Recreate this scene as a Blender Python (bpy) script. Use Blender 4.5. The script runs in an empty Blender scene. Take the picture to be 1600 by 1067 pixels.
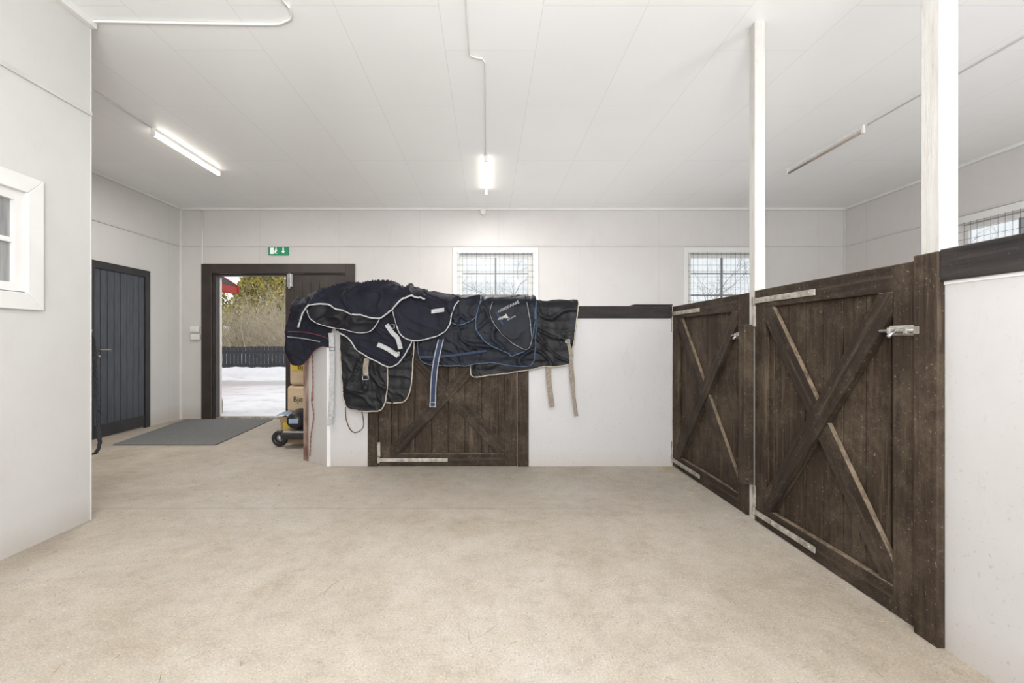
import bpy, bmesh, math, random
from mathutils import Vector, Matrix, noise
from mathutils.geometry import delaunay_2d_cdt
random.seed(7)
F=736.0; CX=762.0; CY=532.0; H=1.12
YB=7.08; XL=-4.617; XR=5.37; ZC=3.11
NX=-2.48; NY=2.944          # projecting wall corner
DX=1.66; PY=4.24            # stall door plane, partition plane
COL=bpy.context.scene.collection
def zf(y):
    return 0.0 if y<3.6 else -0.063*(min(y,YB)-3.6)/(YB-3.6)
def E(px,py,y):
    return Vector(((px-CX)*y/F,y,H+(CY-py)*y/F))
# ------------------------------------------------------------ materials
def nmat(name):
    m=bpy.data.materials.new(name); m.use_nodes=True
    nt=m.node_tree; b=nt.nodes['Principled BSDF']
    return m,nt,b
def N(nt,t,**k):
    n=nt.nodes.new(t)
    for a,v in k.items():
        if a.startswith('i_'):
            n.inputs[a[2:].replace('_',' ')].default_value=v
        else: setattr(n,a,v)
    return n
def ramp(nt,src,stops):
    r=nt.nodes.new('ShaderNodeValToRGB')
    e=r.color_ramp.elements
    e[0].position,e[0].color=stops[0][0],stops[0][1]
    e[1].position,e[1].color=stops[1][0],stops[1][1]
    for p,c in stops[2:]:
        q=e.new(p); q.color=c
    nt.links.new(src,r.inputs[0]); return r
def g(v): return (v,v,v,1)
def mix(nt,fac,a,b,mode='MIX'):
    m=nt.nodes.new('ShaderNodeMix'); m.data_type='RGBA'; m.blend_type=mode
    for inp,s in ((m.inputs[0],fac),(m.inputs[6],a),(m.inputs[7],b)):
        if isinstance(s,(int,float)): inp.default_value=s
        elif isinstance(s,tuple): inp.default_value=s if len(s)==4 else (*s,1)
        else: nt.links.new(s,inp)
    return m.outputs[2]
def math_(nt,op,a,b=0.0):
    m=nt.nodes.new('ShaderNodeMath'); m.operation=op
    for i,s in enumerate((a,b)):
        if isinstance(s,(int,float)): m.inputs[i].default_value=s
        else: nt.links.new(s,m.inputs[i])
    return m.outputs[0]
def simple(name,c1,c2=None,scale=8,rough=.6,bump=0.0,metal=0.0,stretch=None,bscale=None,detail=4,spec=.5):
    m,nt,b=nmat(name)
    tc=N(nt,'ShaderNodeTexCoord'); mp=N(nt,'ShaderNodeMapping')
    nt.links.new(tc.outputs['Object'],mp.inputs[0])
    if stretch: mp.inputs['Scale'].default_value=stretch
    n=N(nt,'ShaderNodeTexNoise',i_Scale=scale,i_Detail=detail)
    nt.links.new(mp.outputs[0],n.inputs[0])
    c2=c2 or tuple(x*.85 for x in c1)
    r=ramp(nt,n.outputs[0],[(.35,(*c1,1)),(.65,(*c2,1))])
    nt.links.new(r.outputs[0],b.inputs['Base Color'])
    b.inputs['Roughness'].default_value=rough; b.inputs['Metallic'].default_value=metal
    b.inputs['Specular IOR Level'].default_value=spec
    if bump:
        n2=N(nt,'ShaderNodeTexNoise',i_Scale=bscale or scale*3,i_Detail=3.0,i_Distortion=.8)
        nt.links.new(mp.outputs[0],n2.inputs[0])
        bp=N(nt,'ShaderNodeBump',i_Strength=bump,i_Distance=.01)
        nt.links.new(n2.outputs[0],bp.inputs['Height']); nt.links.new(bp.outputs[0],b.inputs['Normal'])
    return m
def emis(name,c,s):
    m,nt,b=nmat(name)
    b.inputs['Base Color'].default_value=(*c,1)
    b.inputs['Emission Color'].default_value=(*c,1); b.inputs['Emission Strength'].default_value=s
    return m
def wallmat(name,base,seam=.6,grime=.35,off=0.0,fth=.66,scuff=.16):
    m,nt,b=nmat(name)
    ge=N(nt,'ShaderNodeNewGeometry'); sp=N(nt,'ShaderNodeSeparateXYZ')
    nt.links.new(ge.outputs['Position'],sp.inputs[0])
    u=math_(nt,'ADD',sp.outputs[0],sp.outputs[1]); u=math_(nt,'ADD',u,20.0+off)
    fr=math_(nt,'FRACT',math_(nt,'DIVIDE',u,seam))
    ln=math_(nt,'LESS_THAN',fr,.0045/seam)
    n=N(nt,'ShaderNodeTexNoise',i_Scale=1.1,i_Detail=8.0,i_Roughness=.68); nt.links.new(ge.outputs['Position'],n.inputs[0])
    r=ramp(nt,n.outputs[0],[(.3,(base[0]*.94,base[1]*.93,base[2]*.915,1)),(.62,(*base,1))])
    n2=N(nt,'ShaderNodeTexNoise',i_Scale=55.0,i_Detail=5.0); nt.links.new(ge.outputs['Position'],n2.inputs[0])
    fl=ramp(nt,n2.outputs[0],[(fth,g(0)),(fth+.1,g(1))])
    low=ramp(nt,math_(nt,'DIVIDE',sp.outputs[2],1.5),[(0.0,g(1)),(1.0,g(.12))])
    ff=math_(nt,'MULTIPLY',math_(nt,'MULTIPLY',fl.outputs[0],low.outputs[0]),grime)
    c=mix(nt,ff,r.outputs[0],(.34,.29,.23,1))
    mp=N(nt,'ShaderNodeMapping'); nt.links.new(ge.outputs['Position'],mp.inputs[0]); mp.inputs['Scale'].default_value=(5,5,1.1)
    n5=N(nt,'ShaderNodeTexNoise',i_Scale=2.2,i_Detail=9.0,i_Roughness=.75,i_Distortion=1.0); nt.links.new(mp.outputs[0],n5.inputs[0])
    s5=ramp(nt,n5.outputs[0],[(.56,g(0)),(.72,g(scuff))])
    c=mix(nt,s5.outputs[0],c,(base[0]*.66,base[1]*.61,base[2]*.54,1))
    lo2=ramp(nt,sp.outputs[2],[(0.0,g(.38)),(.16,g(0))])
    c=mix(nt,lo2.outputs[0],c,(.42,.36,.29,1))
    c=mix(nt,math_(nt,'MULTIPLY',ln,.3),c,(.3,.28,.26,1))
    nt.links.new(c,b.inputs['Base Color']); b.inputs['Roughness'].default_value=.45
    n3=N(nt,'ShaderNodeTexNoise',i_Scale=60.0,i_Detail=3.0); nt.links.new(ge.outputs['Position'],n3.inputs[0])
    bp=N(nt,'ShaderNodeBump',i_Strength=.12,i_Distance=.004)
    nt.links.new(n3.outputs[0],bp.inputs['Height']); nt.links.new(bp.outputs[0],b.inputs['Normal'])
    return m
def woodmat(name,c1,c2,dust,grain='Z',amount=.5,rough=.75):
    m,nt,b=nmat(name)
    tc=N(nt,'ShaderNodeTexCoord'); mp=N(nt,'ShaderNodeMapping'); nt.links.new(tc.outputs['Object'],mp.inputs[0])
    mp.inputs['Scale'].default_value={'X':(1.0,18,18),'Z':(18,18,1.0),'Y':(18,1.0,18)}[grain]
    n=N(nt,'ShaderNodeTexNoise',i_Scale=2.5,i_Detail=8.0,i_Roughness=.7,i_Distortion=.5); nt.links.new(mp.outputs[0],n.inputs[0])
    r=ramp(nt,n.outputs[0],[(.3,(*c1,1)),(.7,(*c2,1))])
    ge=N(nt,'ShaderNodeNewGeometry')
    d=N(nt,'ShaderNodeTexNoise',i_Scale=2.6,i_Detail=13.0,i_Roughness=.84); nt.links.new(ge.outputs['Position'],d.inputs[0])
    dr=ramp(nt,d.outputs[0],[(.47,g(0)),(.70,g(amount))])
    d3=N(nt,'ShaderNodeTexNoise',i_Scale=1.6,i_Detail=8.0,i_Roughness=.7); nt.links.new(mp.outputs[0],d3.inputs[0])
    dr3=ramp(nt,d3.outputs[0],[(.55,g(0)),(.70,g(amount))])
    c=mix(nt,math_(nt,'MAXIMUM',dr.outputs[0],dr3.outputs[0]),r.outputs[0],dust)
    d2=N(nt,'ShaderNodeTexNoise',i_Scale=80.0,i_Detail=4.0,i_Roughness=.65); nt.links.new(ge.outputs['Position'],d2.inputs[0])
    dm=ramp(nt,d.outputs[0],[(.42,g(.25)),(.6,g(1))])
    dr2=ramp(nt,d2.outputs[0],[(.635,g(0)),(.68,g(min(1,amount*1.6)))])
    c=mix(nt,math_(nt,'MULTIPLY',dr2.outputs[0],dm.outputs[0]),c,(.34,.29,.23,1))
    sp=N(nt,'ShaderNodeSeparateXYZ'); nt.links.new(ge.outputs['Normal'],sp.inputs[0])
    up=ramp(nt,sp.outputs[2],[(.3,g(0)),(.6,g(1))])
    d4=N(nt,'ShaderNodeTexNoise',i_Scale=16.0,i_Detail=7.0,i_Roughness=.8); nt.links.new(ge.outputs['Position'],d4.inputs[0])
    dr4=ramp(nt,d4.outputs[0],[(.38,g(.15)),(.58,g(.85))])
    c=mix(nt,math_(nt,'MULTIPLY',up.outputs[0],dr4.outputs[0]),c,tuple(min(1,x*1.4) for x in dust))
    nt.links.new(c,b.inputs['Base Color']); b.inputs['Roughness'].default_value=rough
    b.inputs['Specular IOR Level'].default_value=.25
    bp=N(nt,'ShaderNodeBump',i_Strength=.45,i_Distance=.006)
    nt.links.new(n.outputs[0],bp.inputs['Height']); nt.links.new(bp.outputs[0],b.inputs['Normal'])
    return m
M={}
M['wall']=wallmat('wall_paint',(.645,.633,.617))
M['wallb']=wallmat('wall_paint_back',(.635,.608,.59),seam=1.2,grime=.3,off=.35)
M['walln']=wallmat('wall_paint_near',(.61,.595,.578),seam=1.2,grime=.15,off=.6,scuff=.10)
M['panel']=wallmat('panel_paint',(.535,.518,.513),seam=40,grime=.6,fth=.63,scuff=.28)
M['white']=simple('white_trim',(.76,.745,.72),(.70,.685,.66),scale=3,rough=.4)
M['strip_grey']=simple('batten_paint',(.60,.585,.57),(.54,.525,.51),scale=3,rough=.5)  # greyer trim paint for battens and corner strips
wd=(.20,.152,.104)
M['wood']=woodmat('stained_planks',(.013,.0085,.0055),(.058,.038,.024),wd,'Z',.46)
M['woodx']=woodmat('stained_rails',(.010,.0068,.0045),(.044,.029,.019),wd,'X',.38)
M['woody']=woodmat('stained_rail_long',(.016,.014,.014),(.040,.034,.031),(.15,.12,.095),'Y',.18)
M['woodr']=woodmat('stained_top_rail',(.016,.014,.014),(.034,.029,.027),(.13,.10,.08),'X',.14)
M['doorbrown']=simple('dark_brown_paint',(.046,.033,.028),(.032,.024,.021),scale=4,rough=.45)
M['doorblue']=simple('dark_slate_paint',(.064,.072,.088),(.045,.052,.064),scale=5,rough=.45,stretch=(6,6,1))
M['doorblk']=simple('black_frame_paint',(.030,.028,.030),(.022,.021,.023),scale=5,rough=.5)
M['metal']=simple('galvanised_steel',(.50,.46,.41),(.26,.23,.19),scale=20,rough=.55,metal=.35)
M['steel']=simple('brushed_steel',(.6,.6,.6),(.5,.5,.5),scale=20,rough=.3,metal=.9)
M['plastic']=simple('white_plastic',(.78,.77,.74),(.73,.72,.69),scale=4,rough=.35)
M['tube_on']=emis('lit_tube',(1,.95,.84),7)
M['tube_off']=simple('unlit_tube',(.36,.29,.24),(.28,.22,.18),scale=4,rough=.25)
M['wire']=simple('wire_mesh',(.10,.10,.10),(.15,.145,.14),scale=10,rough=.5,metal=.3)
M['bar']=simple('grey_glazing_bar',(.26,.27,.28),(.22,.23,.24),scale=10,rough=.5)
M['navy']=simple('navy_cloth',(.0115,.0115,.021),(.007,.007,.012),scale=9,rough=.7,bump=.45,bscale=8,spec=.2)
M['navy2']=simple('dark_navy_cloth',(.007,.009,.015),(.004,.005,.009),scale=9,rough=.55,bump=.55,bscale=12,spec=.22)
M['black']=simple('black_cloth',(.009,.009,.011),(.004,.004,.005),scale=9,rough=.5,bump=.55,bscale=12,spec=.25)
M['plum']=simple('dark_lining',(.009,.008,.011),(.005,.0045,.006),scale=9,rough=.5,bump=.3,bscale=9,spec=.2)
M['pgrey']=simple('silver_piping',(.50,.50,.49),(.38,.38,.38),scale=30,rough=.7)
M['pcream']=simple('cream_piping',(.48,.43,.35),(.34,.29,.23),scale=30,rough=.8)
M['pblue']=simple('blue_piping',(.06,.10,.16),(.045,.075,.13),scale=30,rough=.7)
M['pred']=simple('red_piping',(.14,.025,.03),(.10,.02,.02),scale=30,rough=.7)
M['webw']=simple('pale_webbing',(.46,.46,.46),(.33,.33,.33),scale=40,rough=.8,bump=.3)
M['webc']=simple('dusty_webbing',(.31,.26,.20),(.20,.17,.13),scale=40,rough=.85,bump=.3)
M['webn']=simple('navy_webbing',(.02,.035,.08),(.015,.025,.06),scale=40,rough=.8)
M['brownstrap']=simple('brown_leather',(.13,.08,.045),(.08,.05,.03),scale=20,rough=.6)
M['redrope']=simple('red_rope',(.20,.075,.05),(.26,.15,.11),scale=60,rough=.85)
M['blkrope']=simple('black_rope',(.035,.035,.04),(.018,.018,.022),scale=60,rough=.85)
M['rust']=simple('worn_wood_edge',(.14,.065,.045),(.38,.28,.22),scale=10,rough=.85,stretch=(1,1,.4),detail=10)
M['green']=emis('sign_green',(.01,.22,.10),.15)
M['signwhite']=emis('sign_white',(.8,.85,.8),.2)
M['mat']=simple('grey_rubber_mat',(.19,.19,.185),(.14,.14,.14),scale=60,rough=.9,bump=.6,bscale=120)
M['yellow']=simple('yellow_print',(.62,.44,.07),(.52,.36,.05),scale=6,rough=.35)
M['bag']=simple('tan_plastic_wrap',(.56,.43,.28),(.48,.35,.22),scale=6,rough=.35,bump=.6,bscale=9)
M['card']=simple('cardboard',(.36,.23,.12),(.30,.19,.10),scale=10,rough=.85)
M['blk']=simple('black_plastic',(.018,.018,.02),(.012,.012,.014),scale=10,rough=.4)
M['blue']=simple('pale_blue_plastic',(.30,.38,.50),(.22,.30,.42),scale=12,rough=.35)
M['red']=simple('red_boards',(.42,.04,.03),(.34,.03,.025),scale=3,rough=.7,stretch=(8,8,1))
M['fence']=simple('grey_fence',(.06,.065,.075),(.045,.05,.06),scale=4,rough=.8)
M['twig']=simple('beige_twigs',(.66,.59,.46),(.42,.36,.27),scale=3,rough=.9)
M['bark']=simple('grey_bark',(.42,.41,.40),(.33,.32,.32),scale=3,rough=.95)
M['leaf']=simple('yellow_green_foliage',(.12,.13,.025),(.58,.46,.08),scale=2.2,rough=.8)
M['straw']=simple('straw',(.48,.40,.26),(.34,.27,.17),scale=9,rough=.8)
M['roof']=simple('roof_tile',(.06,.055,.055),(.04,.04,.04),scale=5,rough=.9)
M['ink']=simple('black_ink',(.012,.012,.012),(.01,.01,.01),scale=5,rough=.5)
M['bank']=simple('clean_snow',(.95,.95,.96),(.86,.87,.89),scale=3,rough=.6,bump=.5,bscale=9)
def glassmat(name,tint,gl=.08):
    m=bpy.data.materials.new(name); m.use_nodes=True; nt=m.node_tree; nt.nodes.clear()
    o=N(nt,'ShaderNodeOutputMaterial'); mx=N(nt,'ShaderNodeMixShader'); mx.inputs[0].default_value=gl
    t=N(nt,'ShaderNodeBsdfTransparent'); t.inputs[0].default_value=(*tint,1)
    gs=N(nt,'ShaderNodeBsdfGlossy'); gs.inputs['Roughness'].default_value=.03
    nt.links.new(t.outputs[0],mx.inputs[1]); nt.links.new(gs.outputs[0],mx.inputs[2]); nt.links.new(mx.outputs[0],o.inputs[0]); return m
M['glass']=glassmat('window_glass',(.95,.965,.97),.08)
M['glassd']=simple('dim_room_pane',(.20,.20,.20),(.32,.32,.31),scale=3,rough=.12,stretch=(1,14,1))  # opaque pane; dim room behind and curtain stripes painted into its colour
# ceiling
m,nt,b=nmat('ceiling_panels'); ge=N(nt,'ShaderNodeNewGeometry')
mp=N(nt,'ShaderNodeMapping'); nt.links.new(ge.outputs['Position'],mp.inputs[0]); mp.inputs['Rotation'].default_value=(0,0,math.pi/2); mp.inputs['Location'].default_value=(.4,.29,0)
br=N(nt,'ShaderNodeTexBrick',i_Scale=1.0); br.offset=.36; br.offset_frequency=3
br.inputs['Color1'].default_value=(.89,.89,.885,1); br.inputs['Color2'].default_value=(.88,.88,.875,1); br.inputs['Mortar'].default_value=(.72,.715,.70,1)
br.inputs['Mortar Size'].default_value=.0021; br.inputs['Brick Width'].default_value=1.2; br.inputs['Row Height'].default_value=.62; br.inputs['Mortar Smooth'].default_value=.3
nt.links.new(mp.outputs[0],br.inputs[0])
n=N(nt,'ShaderNodeTexNoise',i_Scale=.7,i_Detail=5.0); nt.links.new(ge.outputs['Position'],n.inputs[0])
r=ramp(nt,n.outputs[0],[(.3,g(.96)),(.6,g(1))])
c=mix(nt,1.0,br.outputs[0],r.outputs[0],'MULTIPLY'); nt.links.new(c,b.inputs['Base Color'])
b.inputs['Roughness'].default_value=.4; M['ceil']=m
# floor
m,nt,b=nmat('sandy_concrete'); ge=N(nt,'ShaderNodeNewGeometry'); P=ge.outputs['Position']
n1=N(nt,'ShaderNodeTexNoise',i_Scale=.8,i_Detail=14.0,i_Roughness=.78,i_Distortion=.3); nt.links.new(P,n1.inputs[0])
r1=ramp(nt,n1.outputs[0],[(.38,(.375,.315,.245,1)),(.48,(.43,.373,.305,1)),(.55,(.46,.408,.342,1)),(.66,(.505,.465,.41,1))])
n2=N(nt,'ShaderNodeTexNoise',i_Scale=120.0,i_Detail=4.0,i_Roughness=.8); nt.links.new(P,n2.inputs[0])
r2=ramp(nt,n2.outputs[0],[(.30,g(.45)),(.42,g(.90)),(.58,g(1.05)),(.70,g(1.45))])
c=mix(nt,1.0,r1.outputs[0],r2.outputs[0],'MULTIPLY')
n3=N(nt,'ShaderNodeTexNoise',i_Scale=8.0,i_Detail=12.0,i_Roughness=.84); nt.links.new(P,n3.inputs[0])
r3=ramp(nt,n3.outputs[0],[(.38,g(.84)),(.47,g(.97)),(.56,g(1.02)),(.66,g(1.12))])
c=mix(nt,1.0,c,r3.outputs[0],'MULTIPLY')
v=N(nt,'ShaderNodeTexVoronoi',i_Scale=45.0); nt.links.new(P,v.inputs[0])
rv=ramp(nt,v.outputs['Distance'],[(.06,g(1)),(.13,g(0))])
c=mix(nt,math_(nt,'MULTIPLY',rv.outputs[0],.5),c,(.74,.72,.68,1))
v2=N(nt,'ShaderNodeTexVoronoi',i_Scale=31.0); nt.links.new(P,v2.inputs[0])
rv2=ramp(nt,v2.outputs['Distance'],[(.05,g(1)),(.10,g(0))])
c=mix(nt,math_(nt,'MULTIPLY',rv2.outputs[0],.5),c,(.16,.12,.085,1))
sp=N(nt,'ShaderNodeSeparateXYZ'); nt.links.new(P,sp.inputs[0])
j=math_(nt,'LESS_THAN',math_(nt,'ABSOLUTE',math_(nt,'SUBTRACT',sp.outputs[1],math_(nt,'ADD',3.13,math_(nt,'MULTIPLY',n1.outputs[0],.03)))),.006)
j=math_(nt,'MULTIPLY',j,math_(nt,'LESS_THAN',sp.outputs[0],.6))
c=mix(nt,math_(nt,'MULTIPLY',j,.45),c,(.25,.21,.16,1))
nt.links.new(c,b.inputs['Base Color']); b.inputs['Roughness'].default_value=.6
bp=N(nt,'ShaderNodeBump',i_Strength=.22,i_Distance=.002); nt.links.new(n2.outputs[0],bp.inputs['Height']); nt.links.new(bp.outputs[0],b.inputs['Normal'])
M['floor']=m
# snow
m,nt,b=nmat('slushy_snow'); ge=N(nt,'ShaderNodeNewGeometry'); mp=N(nt,'ShaderNodeMapping'); nt.links.new(ge.outputs['Position'],mp.inputs[0]); mp.inputs['Scale'].default_value=(1,1.6,1)
n=N(nt,'ShaderNodeTexNoise',i_Scale=1.6,i_Detail=9.0,i_Roughness=.72); nt.links.new(mp.outputs[0],n.inputs[0])
r=ramp(nt,n.outputs[0],[(.34,(.60,.59,.57,1)),(.42,(.84,.84,.84,1)),(.52,(.97,.97,.97,1))])
sp=N(nt,'ShaderNodeSeparateXYZ'); nt.links.new(ge.outputs['Position'],sp.inputs[0])
tr=math_(nt,'ADD',sp.outputs[1],math_(nt,'MULTIPLY',n.outputs[0],2.5))
st=ramp(nt,math_(nt,'DIVIDE',tr,20.0),[(.68,g(0)),(.71,g(.7)),(.76,g(.7)),(.79,g(0))])
c=mix(nt,st.outputs[0],r.outputs[0],(.46,.44,.41,1))
nt.links.new(c,b.inputs['Base Color'])
bp=N(nt,'ShaderNodeBump',i_Strength=.5,i_Distance=.04); nt.links.new(n.outputs[0],bp.inputs['Height']); nt.links.new(bp.outputs[0],b.inputs['Normal'])
b.inputs['Roughness'].default_value=.6; M['snow']=m
# white flaky post
m,nt,b=nmat('worn_white_post'); ge=N(nt,'ShaderNodeNewGeometry'); mp=N(nt,'ShaderNodeMapping'); nt.links.new(ge.outputs['Position'],mp.inputs[0]); mp.inputs['Scale'].default_value=(9,9,.9)
n=N(nt,'ShaderNodeTexNoise',i_Scale=5.0,i_Detail=9.0,i_Roughness=.75); nt.links.new(mp.outputs[0],n.inputs[0])
r=ramp(nt,n.outputs[0],[(.32,(.36,.31,.25,1)),(.40,(.49,.465,.43,1)),(.6,(.55,.53,.50,1))]); nt.links.new(r.outputs[0],b.inputs['Base Color'])
bp=N(nt,'ShaderNodeBump',i_Strength=.4,i_Distance=.006); nt.links.new(n.outputs[0],bp.inputs['Height']); nt.links.new(bp.outputs[0],b.inputs['Normal'])
b.inputs['Roughness'].default_value=.5; M['post']=m
# ------------------------------------------------------------ builders
W={}
def tag(o,label=None,cat=None,kind=None,group=None):
    if label: o['label']=label
    if cat: o['category']=cat
    if kind: o['kind']=kind
    if group: o['group']=group
    return o
def root(name,loc,label,cat,kind=None,group=None,rotz=0.0):
    o=bpy.data.objects.new(name,None); COL.objects.link(o); o.location=loc; o.rotation_euler[2]=rotz
    o.empty_display_size=.1
    W[o.name]=Vector((0,0,0)) if rotz or name=='stall_door' else Vector(loc)
    return tag(o,label,cat,kind,group)
def mo(name,verts,faces,mat,parent=None,smooth=False,bevel=0,org=None):
    verts=[Vector(v) for v in verts]
    if org is None:
        lo=Vector([min(v[i] for v in verts) for i in range(3)]); hi=Vector([max(v[i] for v in verts) for i in range(3)])
        org=(lo+hi)/2
    me=bpy.data.meshes.new(name); bm=bmesh.new()
    vs=[bm.verts.new(v-org) for v in verts]
    for f in faces:
        try: bm.faces.new([vs[i] for i in f])
        except ValueError: pass
    bmesh.ops.recalc_face_normals(bm,faces=bm.faces)
    if bevel: bmesh.ops.bevel(bm,geom=bm.edges[:],offset=bevel,segments=2,affect='EDGES',profile=.5,clamp_overlap=True)
    bm.to_mesh(me); bm.free()
    if smooth:
        for p in me.polygons: p.use_smooth=True
    me.materials.append(mat if not isinstance(mat,str) else M[mat])
    o=bpy.data.objects.new(name,me); COL.objects.link(o)
    if parent: o.parent=parent; o.location=org-W[parent.name]
    else: o.location=org
    W[o.name]=org.copy()
    return o
def bxv(x0,x1,y0,y1,z0,z1):
    v=[(x,y,z) for x in (x0,x1) for y in (y0,y1) for z in (z0,z1)]
    f=[(0,1,3,2),(4,6,7,5),(0,4,5,1),(2,3,7,6),(0,2,6,4),(1,5,7,3)]
    return v,f
def boxes(name,lst,mat,parent=None,bevel=0):
    V=[];Fa=[]
    for b_ in lst:
        v,f=bxv(*b_); k=len(V); V+=v; Fa+=[tuple(i+k for i in q) for q in f]
    return mo(name,V,Fa,mat,parent,bevel=bevel)
def box(name,x0,x1,y0,y1,z0,z1,mat,parent=None,bevel=0):
    return boxes(name,[(x0,x1,y0,y1,z0,z1)],mat,parent,bevel)
def prism(name,poly,mapf,t0,t1,mat,parent=None,bevel=0):
    n=len(poly); V=[mapf(p[0],p[1],t0) for p in poly]+[mapf(p[0],p[1],t1) for p in poly]
    Fa=[tuple(range(n)),tuple(range(2*n-1,n-1,-1))]+[(i,(i+1)%n,n+(i+1)%n,n+i) for i in range(n)]
    return mo(name,V,Fa,mat,parent,bevel=bevel)
def tubegeo(pts,r,sides=8,r2=None):
    pts=[Vector(p) for p in pts]; n=len(pts); V=[];Fa=[]
    t=(pts[1]-pts[0]).normalized(); up=Vector((0,0,1)) if abs(t.z)<.9 else Vector((1,0,0))
    a=t.cross(up).normalized()
    for i,p in enumerate(pts):
        t=(pts[min(i+1,n-1)]-pts[max(i-1,0)]).normalized()
        a=(a-t*a.dot(t)); a=a.normalized() if a.length>1e-6 else t.orthogonal().normalized()
        b_=t.cross(a); rr=r if r2 is None else r+(r2-r)*i/(n-1)
        for k in range(sides):
            an=2*math.pi*k/sides; V.append(p+a*math.cos(an)*rr+b_*math.sin(an)*rr)
    for i in range(n-1):
        for k in range(sides):
            k2=(k+1)%sides; Fa.append((i*sides+k,i*sides+k2,(i+1)*sides+k2,(i+1)*sides+k))
    Fa.append(tuple(range(sides-1,-1,-1))); Fa.append(tuple(range((n-1)*sides,n*sides)))
    return V,Fa
def tube(name,pts,r,mat,parent=None,sides=8):
    V,Fa=tubegeo(pts,r,sides); return mo(name,V,Fa,mat,parent,smooth=True)
def tubes(name,lst,mat,parent=None,sides=6):
    V=[];Fa=[]
    for pts,r in lst:
        v,f=tubegeo(pts,r,sides); k=len(V); V+=v; Fa+=[tuple(i+k for i in q) for q in f]
    return mo(name,V,Fa,mat,parent,smooth=True)
def catmull(pts,step=.02):
    out=[]; n=len(pts)
    P_=[Vector(p) for p in pts]
    for i in range(n-1):
        p0=P_[max(i-1,0)];p1=P_[i];p2=P_[i+1];p3=P_[min(i+2,n-1)]
        k=max(1,int((p2-p1).length/step))
        for j in range(k):
            t=j/k
            out.append(.5*((2*p1)+(p2-p0)*t+(2*p0-5*p1+4*p2-p3)*t*t+(3*p1-p0-3*p2+p3)*t**3))
    out.append(P_[-1]); return out
def text(name,s,size,mat,loc,rot,parent,ext=.001):
    cu=bpy.data.curves.new(name,'FONT'); cu.body=s; cu.size=size; cu.extrude=ext
    t=bpy.data.objects.new('tmp',cu); COL.objects.link(t)
    bpy.context.view_layer.update()
    me=bpy.data.meshes.new_from_object(t.evaluated_get(bpy.context.evaluated_depsgraph_get()))
    bpy.data.objects.remove(t); me.name=name; me.materials.clear(); me.materials.append(M[mat])
    o=bpy.data.objects.new(name,me); COL.objects.link(o); o.rotation_euler=rot
    o.parent=parent; o.location=Vector(loc)-W[parent.name]; return o
def wall(name,axis,c0,c1,a0,a1,z0,z1,ops,mat,label):
    us=sorted({a0,a1,*[o[0] for o in ops],*[o[1] for o in ops]}); zs=sorted({z0,z1,*[o[2] for o in ops],*[o[3] for o in ops]})
    L=[]
    for i in range(len(us)-1):
        for k in range(len(zs)-1):
            um=(us[i]+us[i+1])/2; zm=(zs[k]+zs[k+1])/2
            if any(o[0]<um<o[1] and o[2]<zm<o[3] for o in ops): continue
            L.append((us[i],us[i+1],c0,c1,zs[k],zs[k+1]) if axis=='x' else (c0,c1,us[i],us[i+1],zs[k],zs[k+1]))
    o=boxes(name,L,mat); return tag(o,label,'wall','structure')
# ------------------------------------------------------------ shell
YF=-3.2
V=[(XL-.2,YF-.2,0),(XR+.2,YF-.2,0),(XL-.2,3.6,0),(XR+.2,3.6,0),(XL-.2,YB+.15,-.063),(XR+.2,YB+.15,-.063)]
V+= [(x,y,-.25) for x,y,z in V]
Fa=[(0,1,3,2),(2,3,5,4),(6,8,9,7),(8,10,11,9),(0,2,8,6),(2,4,10,8),(1,7,9,3),(3,9,11,5),(0,6,7,1),(4,5,11,10)]
tag(mo('floor',V,Fa,'floor'),'sandy beige concrete stable floor with dust and straw','floor','structure')
tag(box('ceiling',XL-.2,XR+.2,YF-.2,YB+.15,ZC,ZC+.12,'ceil'),'white painted panel ceiling with staggered seams','ceiling','structure')
D0,D1,DZ=-4.135,-2.13,2.21
wins=[(-.43,.67,1.44,2.43),(3.03,4.09,1.44,2.43)]
wall('wall_back','x',YB,YB+.15,XL-.15,XR+.15,-.2,ZC,[(D0,D1,-.063,DZ)]+wins,'wallb','pale warm grey panelled wall with double doorway and two windows')
wall('wall_left','y',XL-.15,XL,NY-.1,YB,-.2,ZC,[],'wall','pale grey panelled wall with a dark plank door')
wall('wall_right','y',XR,XR+.15,YF,YB,-.2,ZC,[(4.25,5.37,1.44,2.43)],'wallb','pale grey panelled wall with a barred window')
wall('wall_near','y',NX-.12,NX,YF,NY,-.2,ZC,[(1.45,2.54,1.38,1.92)],'walln','off-white panelled wall of a projecting side room with small window')
wall('wall_return','x',NY-.12,NY,XL,NX-.12,-.2,ZC,[],'walln','off-white end wall of the projecting side room')
wall('wall_front','x',YF-.15,YF,XL-.15,XR+.15,-.2,ZC,[(-1.6,3.2,0,2.6)],'wall','pale grey end wall with wide opening added to let in light')  # opening behind the camera, added so sky light fills the room
wall('wall_side','y',XL-.15,XL,YF,NY-.12,-.2,ZC,[],'wall','plain wall inside the side room')
def trim(n,x0,x1,y0,y1,z0,z1,mat,label): tag(box('trim_%d'%n,x0,x1,y0,y1,z0,z1,mat,bevel=.003),label,'trim','structure')
cv='narrow white painted coving where wall meets ceiling'; bt='thin painted batten strip across the wall panels'
trim(1,XL,XR,YB-.035,YB,ZC-.035,ZC,'white',cv); trim(2,XL,XL+.035,NY,YB-.035,ZC-.035,ZC,'white',cv)
trim(3,XR-.035,XR,YF,YB-.035,ZC-.035,ZC,'white',cv); trim(4,NX,NX+.04,YF,NY+.0,ZC-.045,ZC,'white',cv)
trim(5,XL,XR,YB-.012,YB,2.525,2.55,'strip_grey',bt); trim(6,XL,XL+.012,NY,YB-.012,2.525,2.55,'strip_grey',bt)
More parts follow.
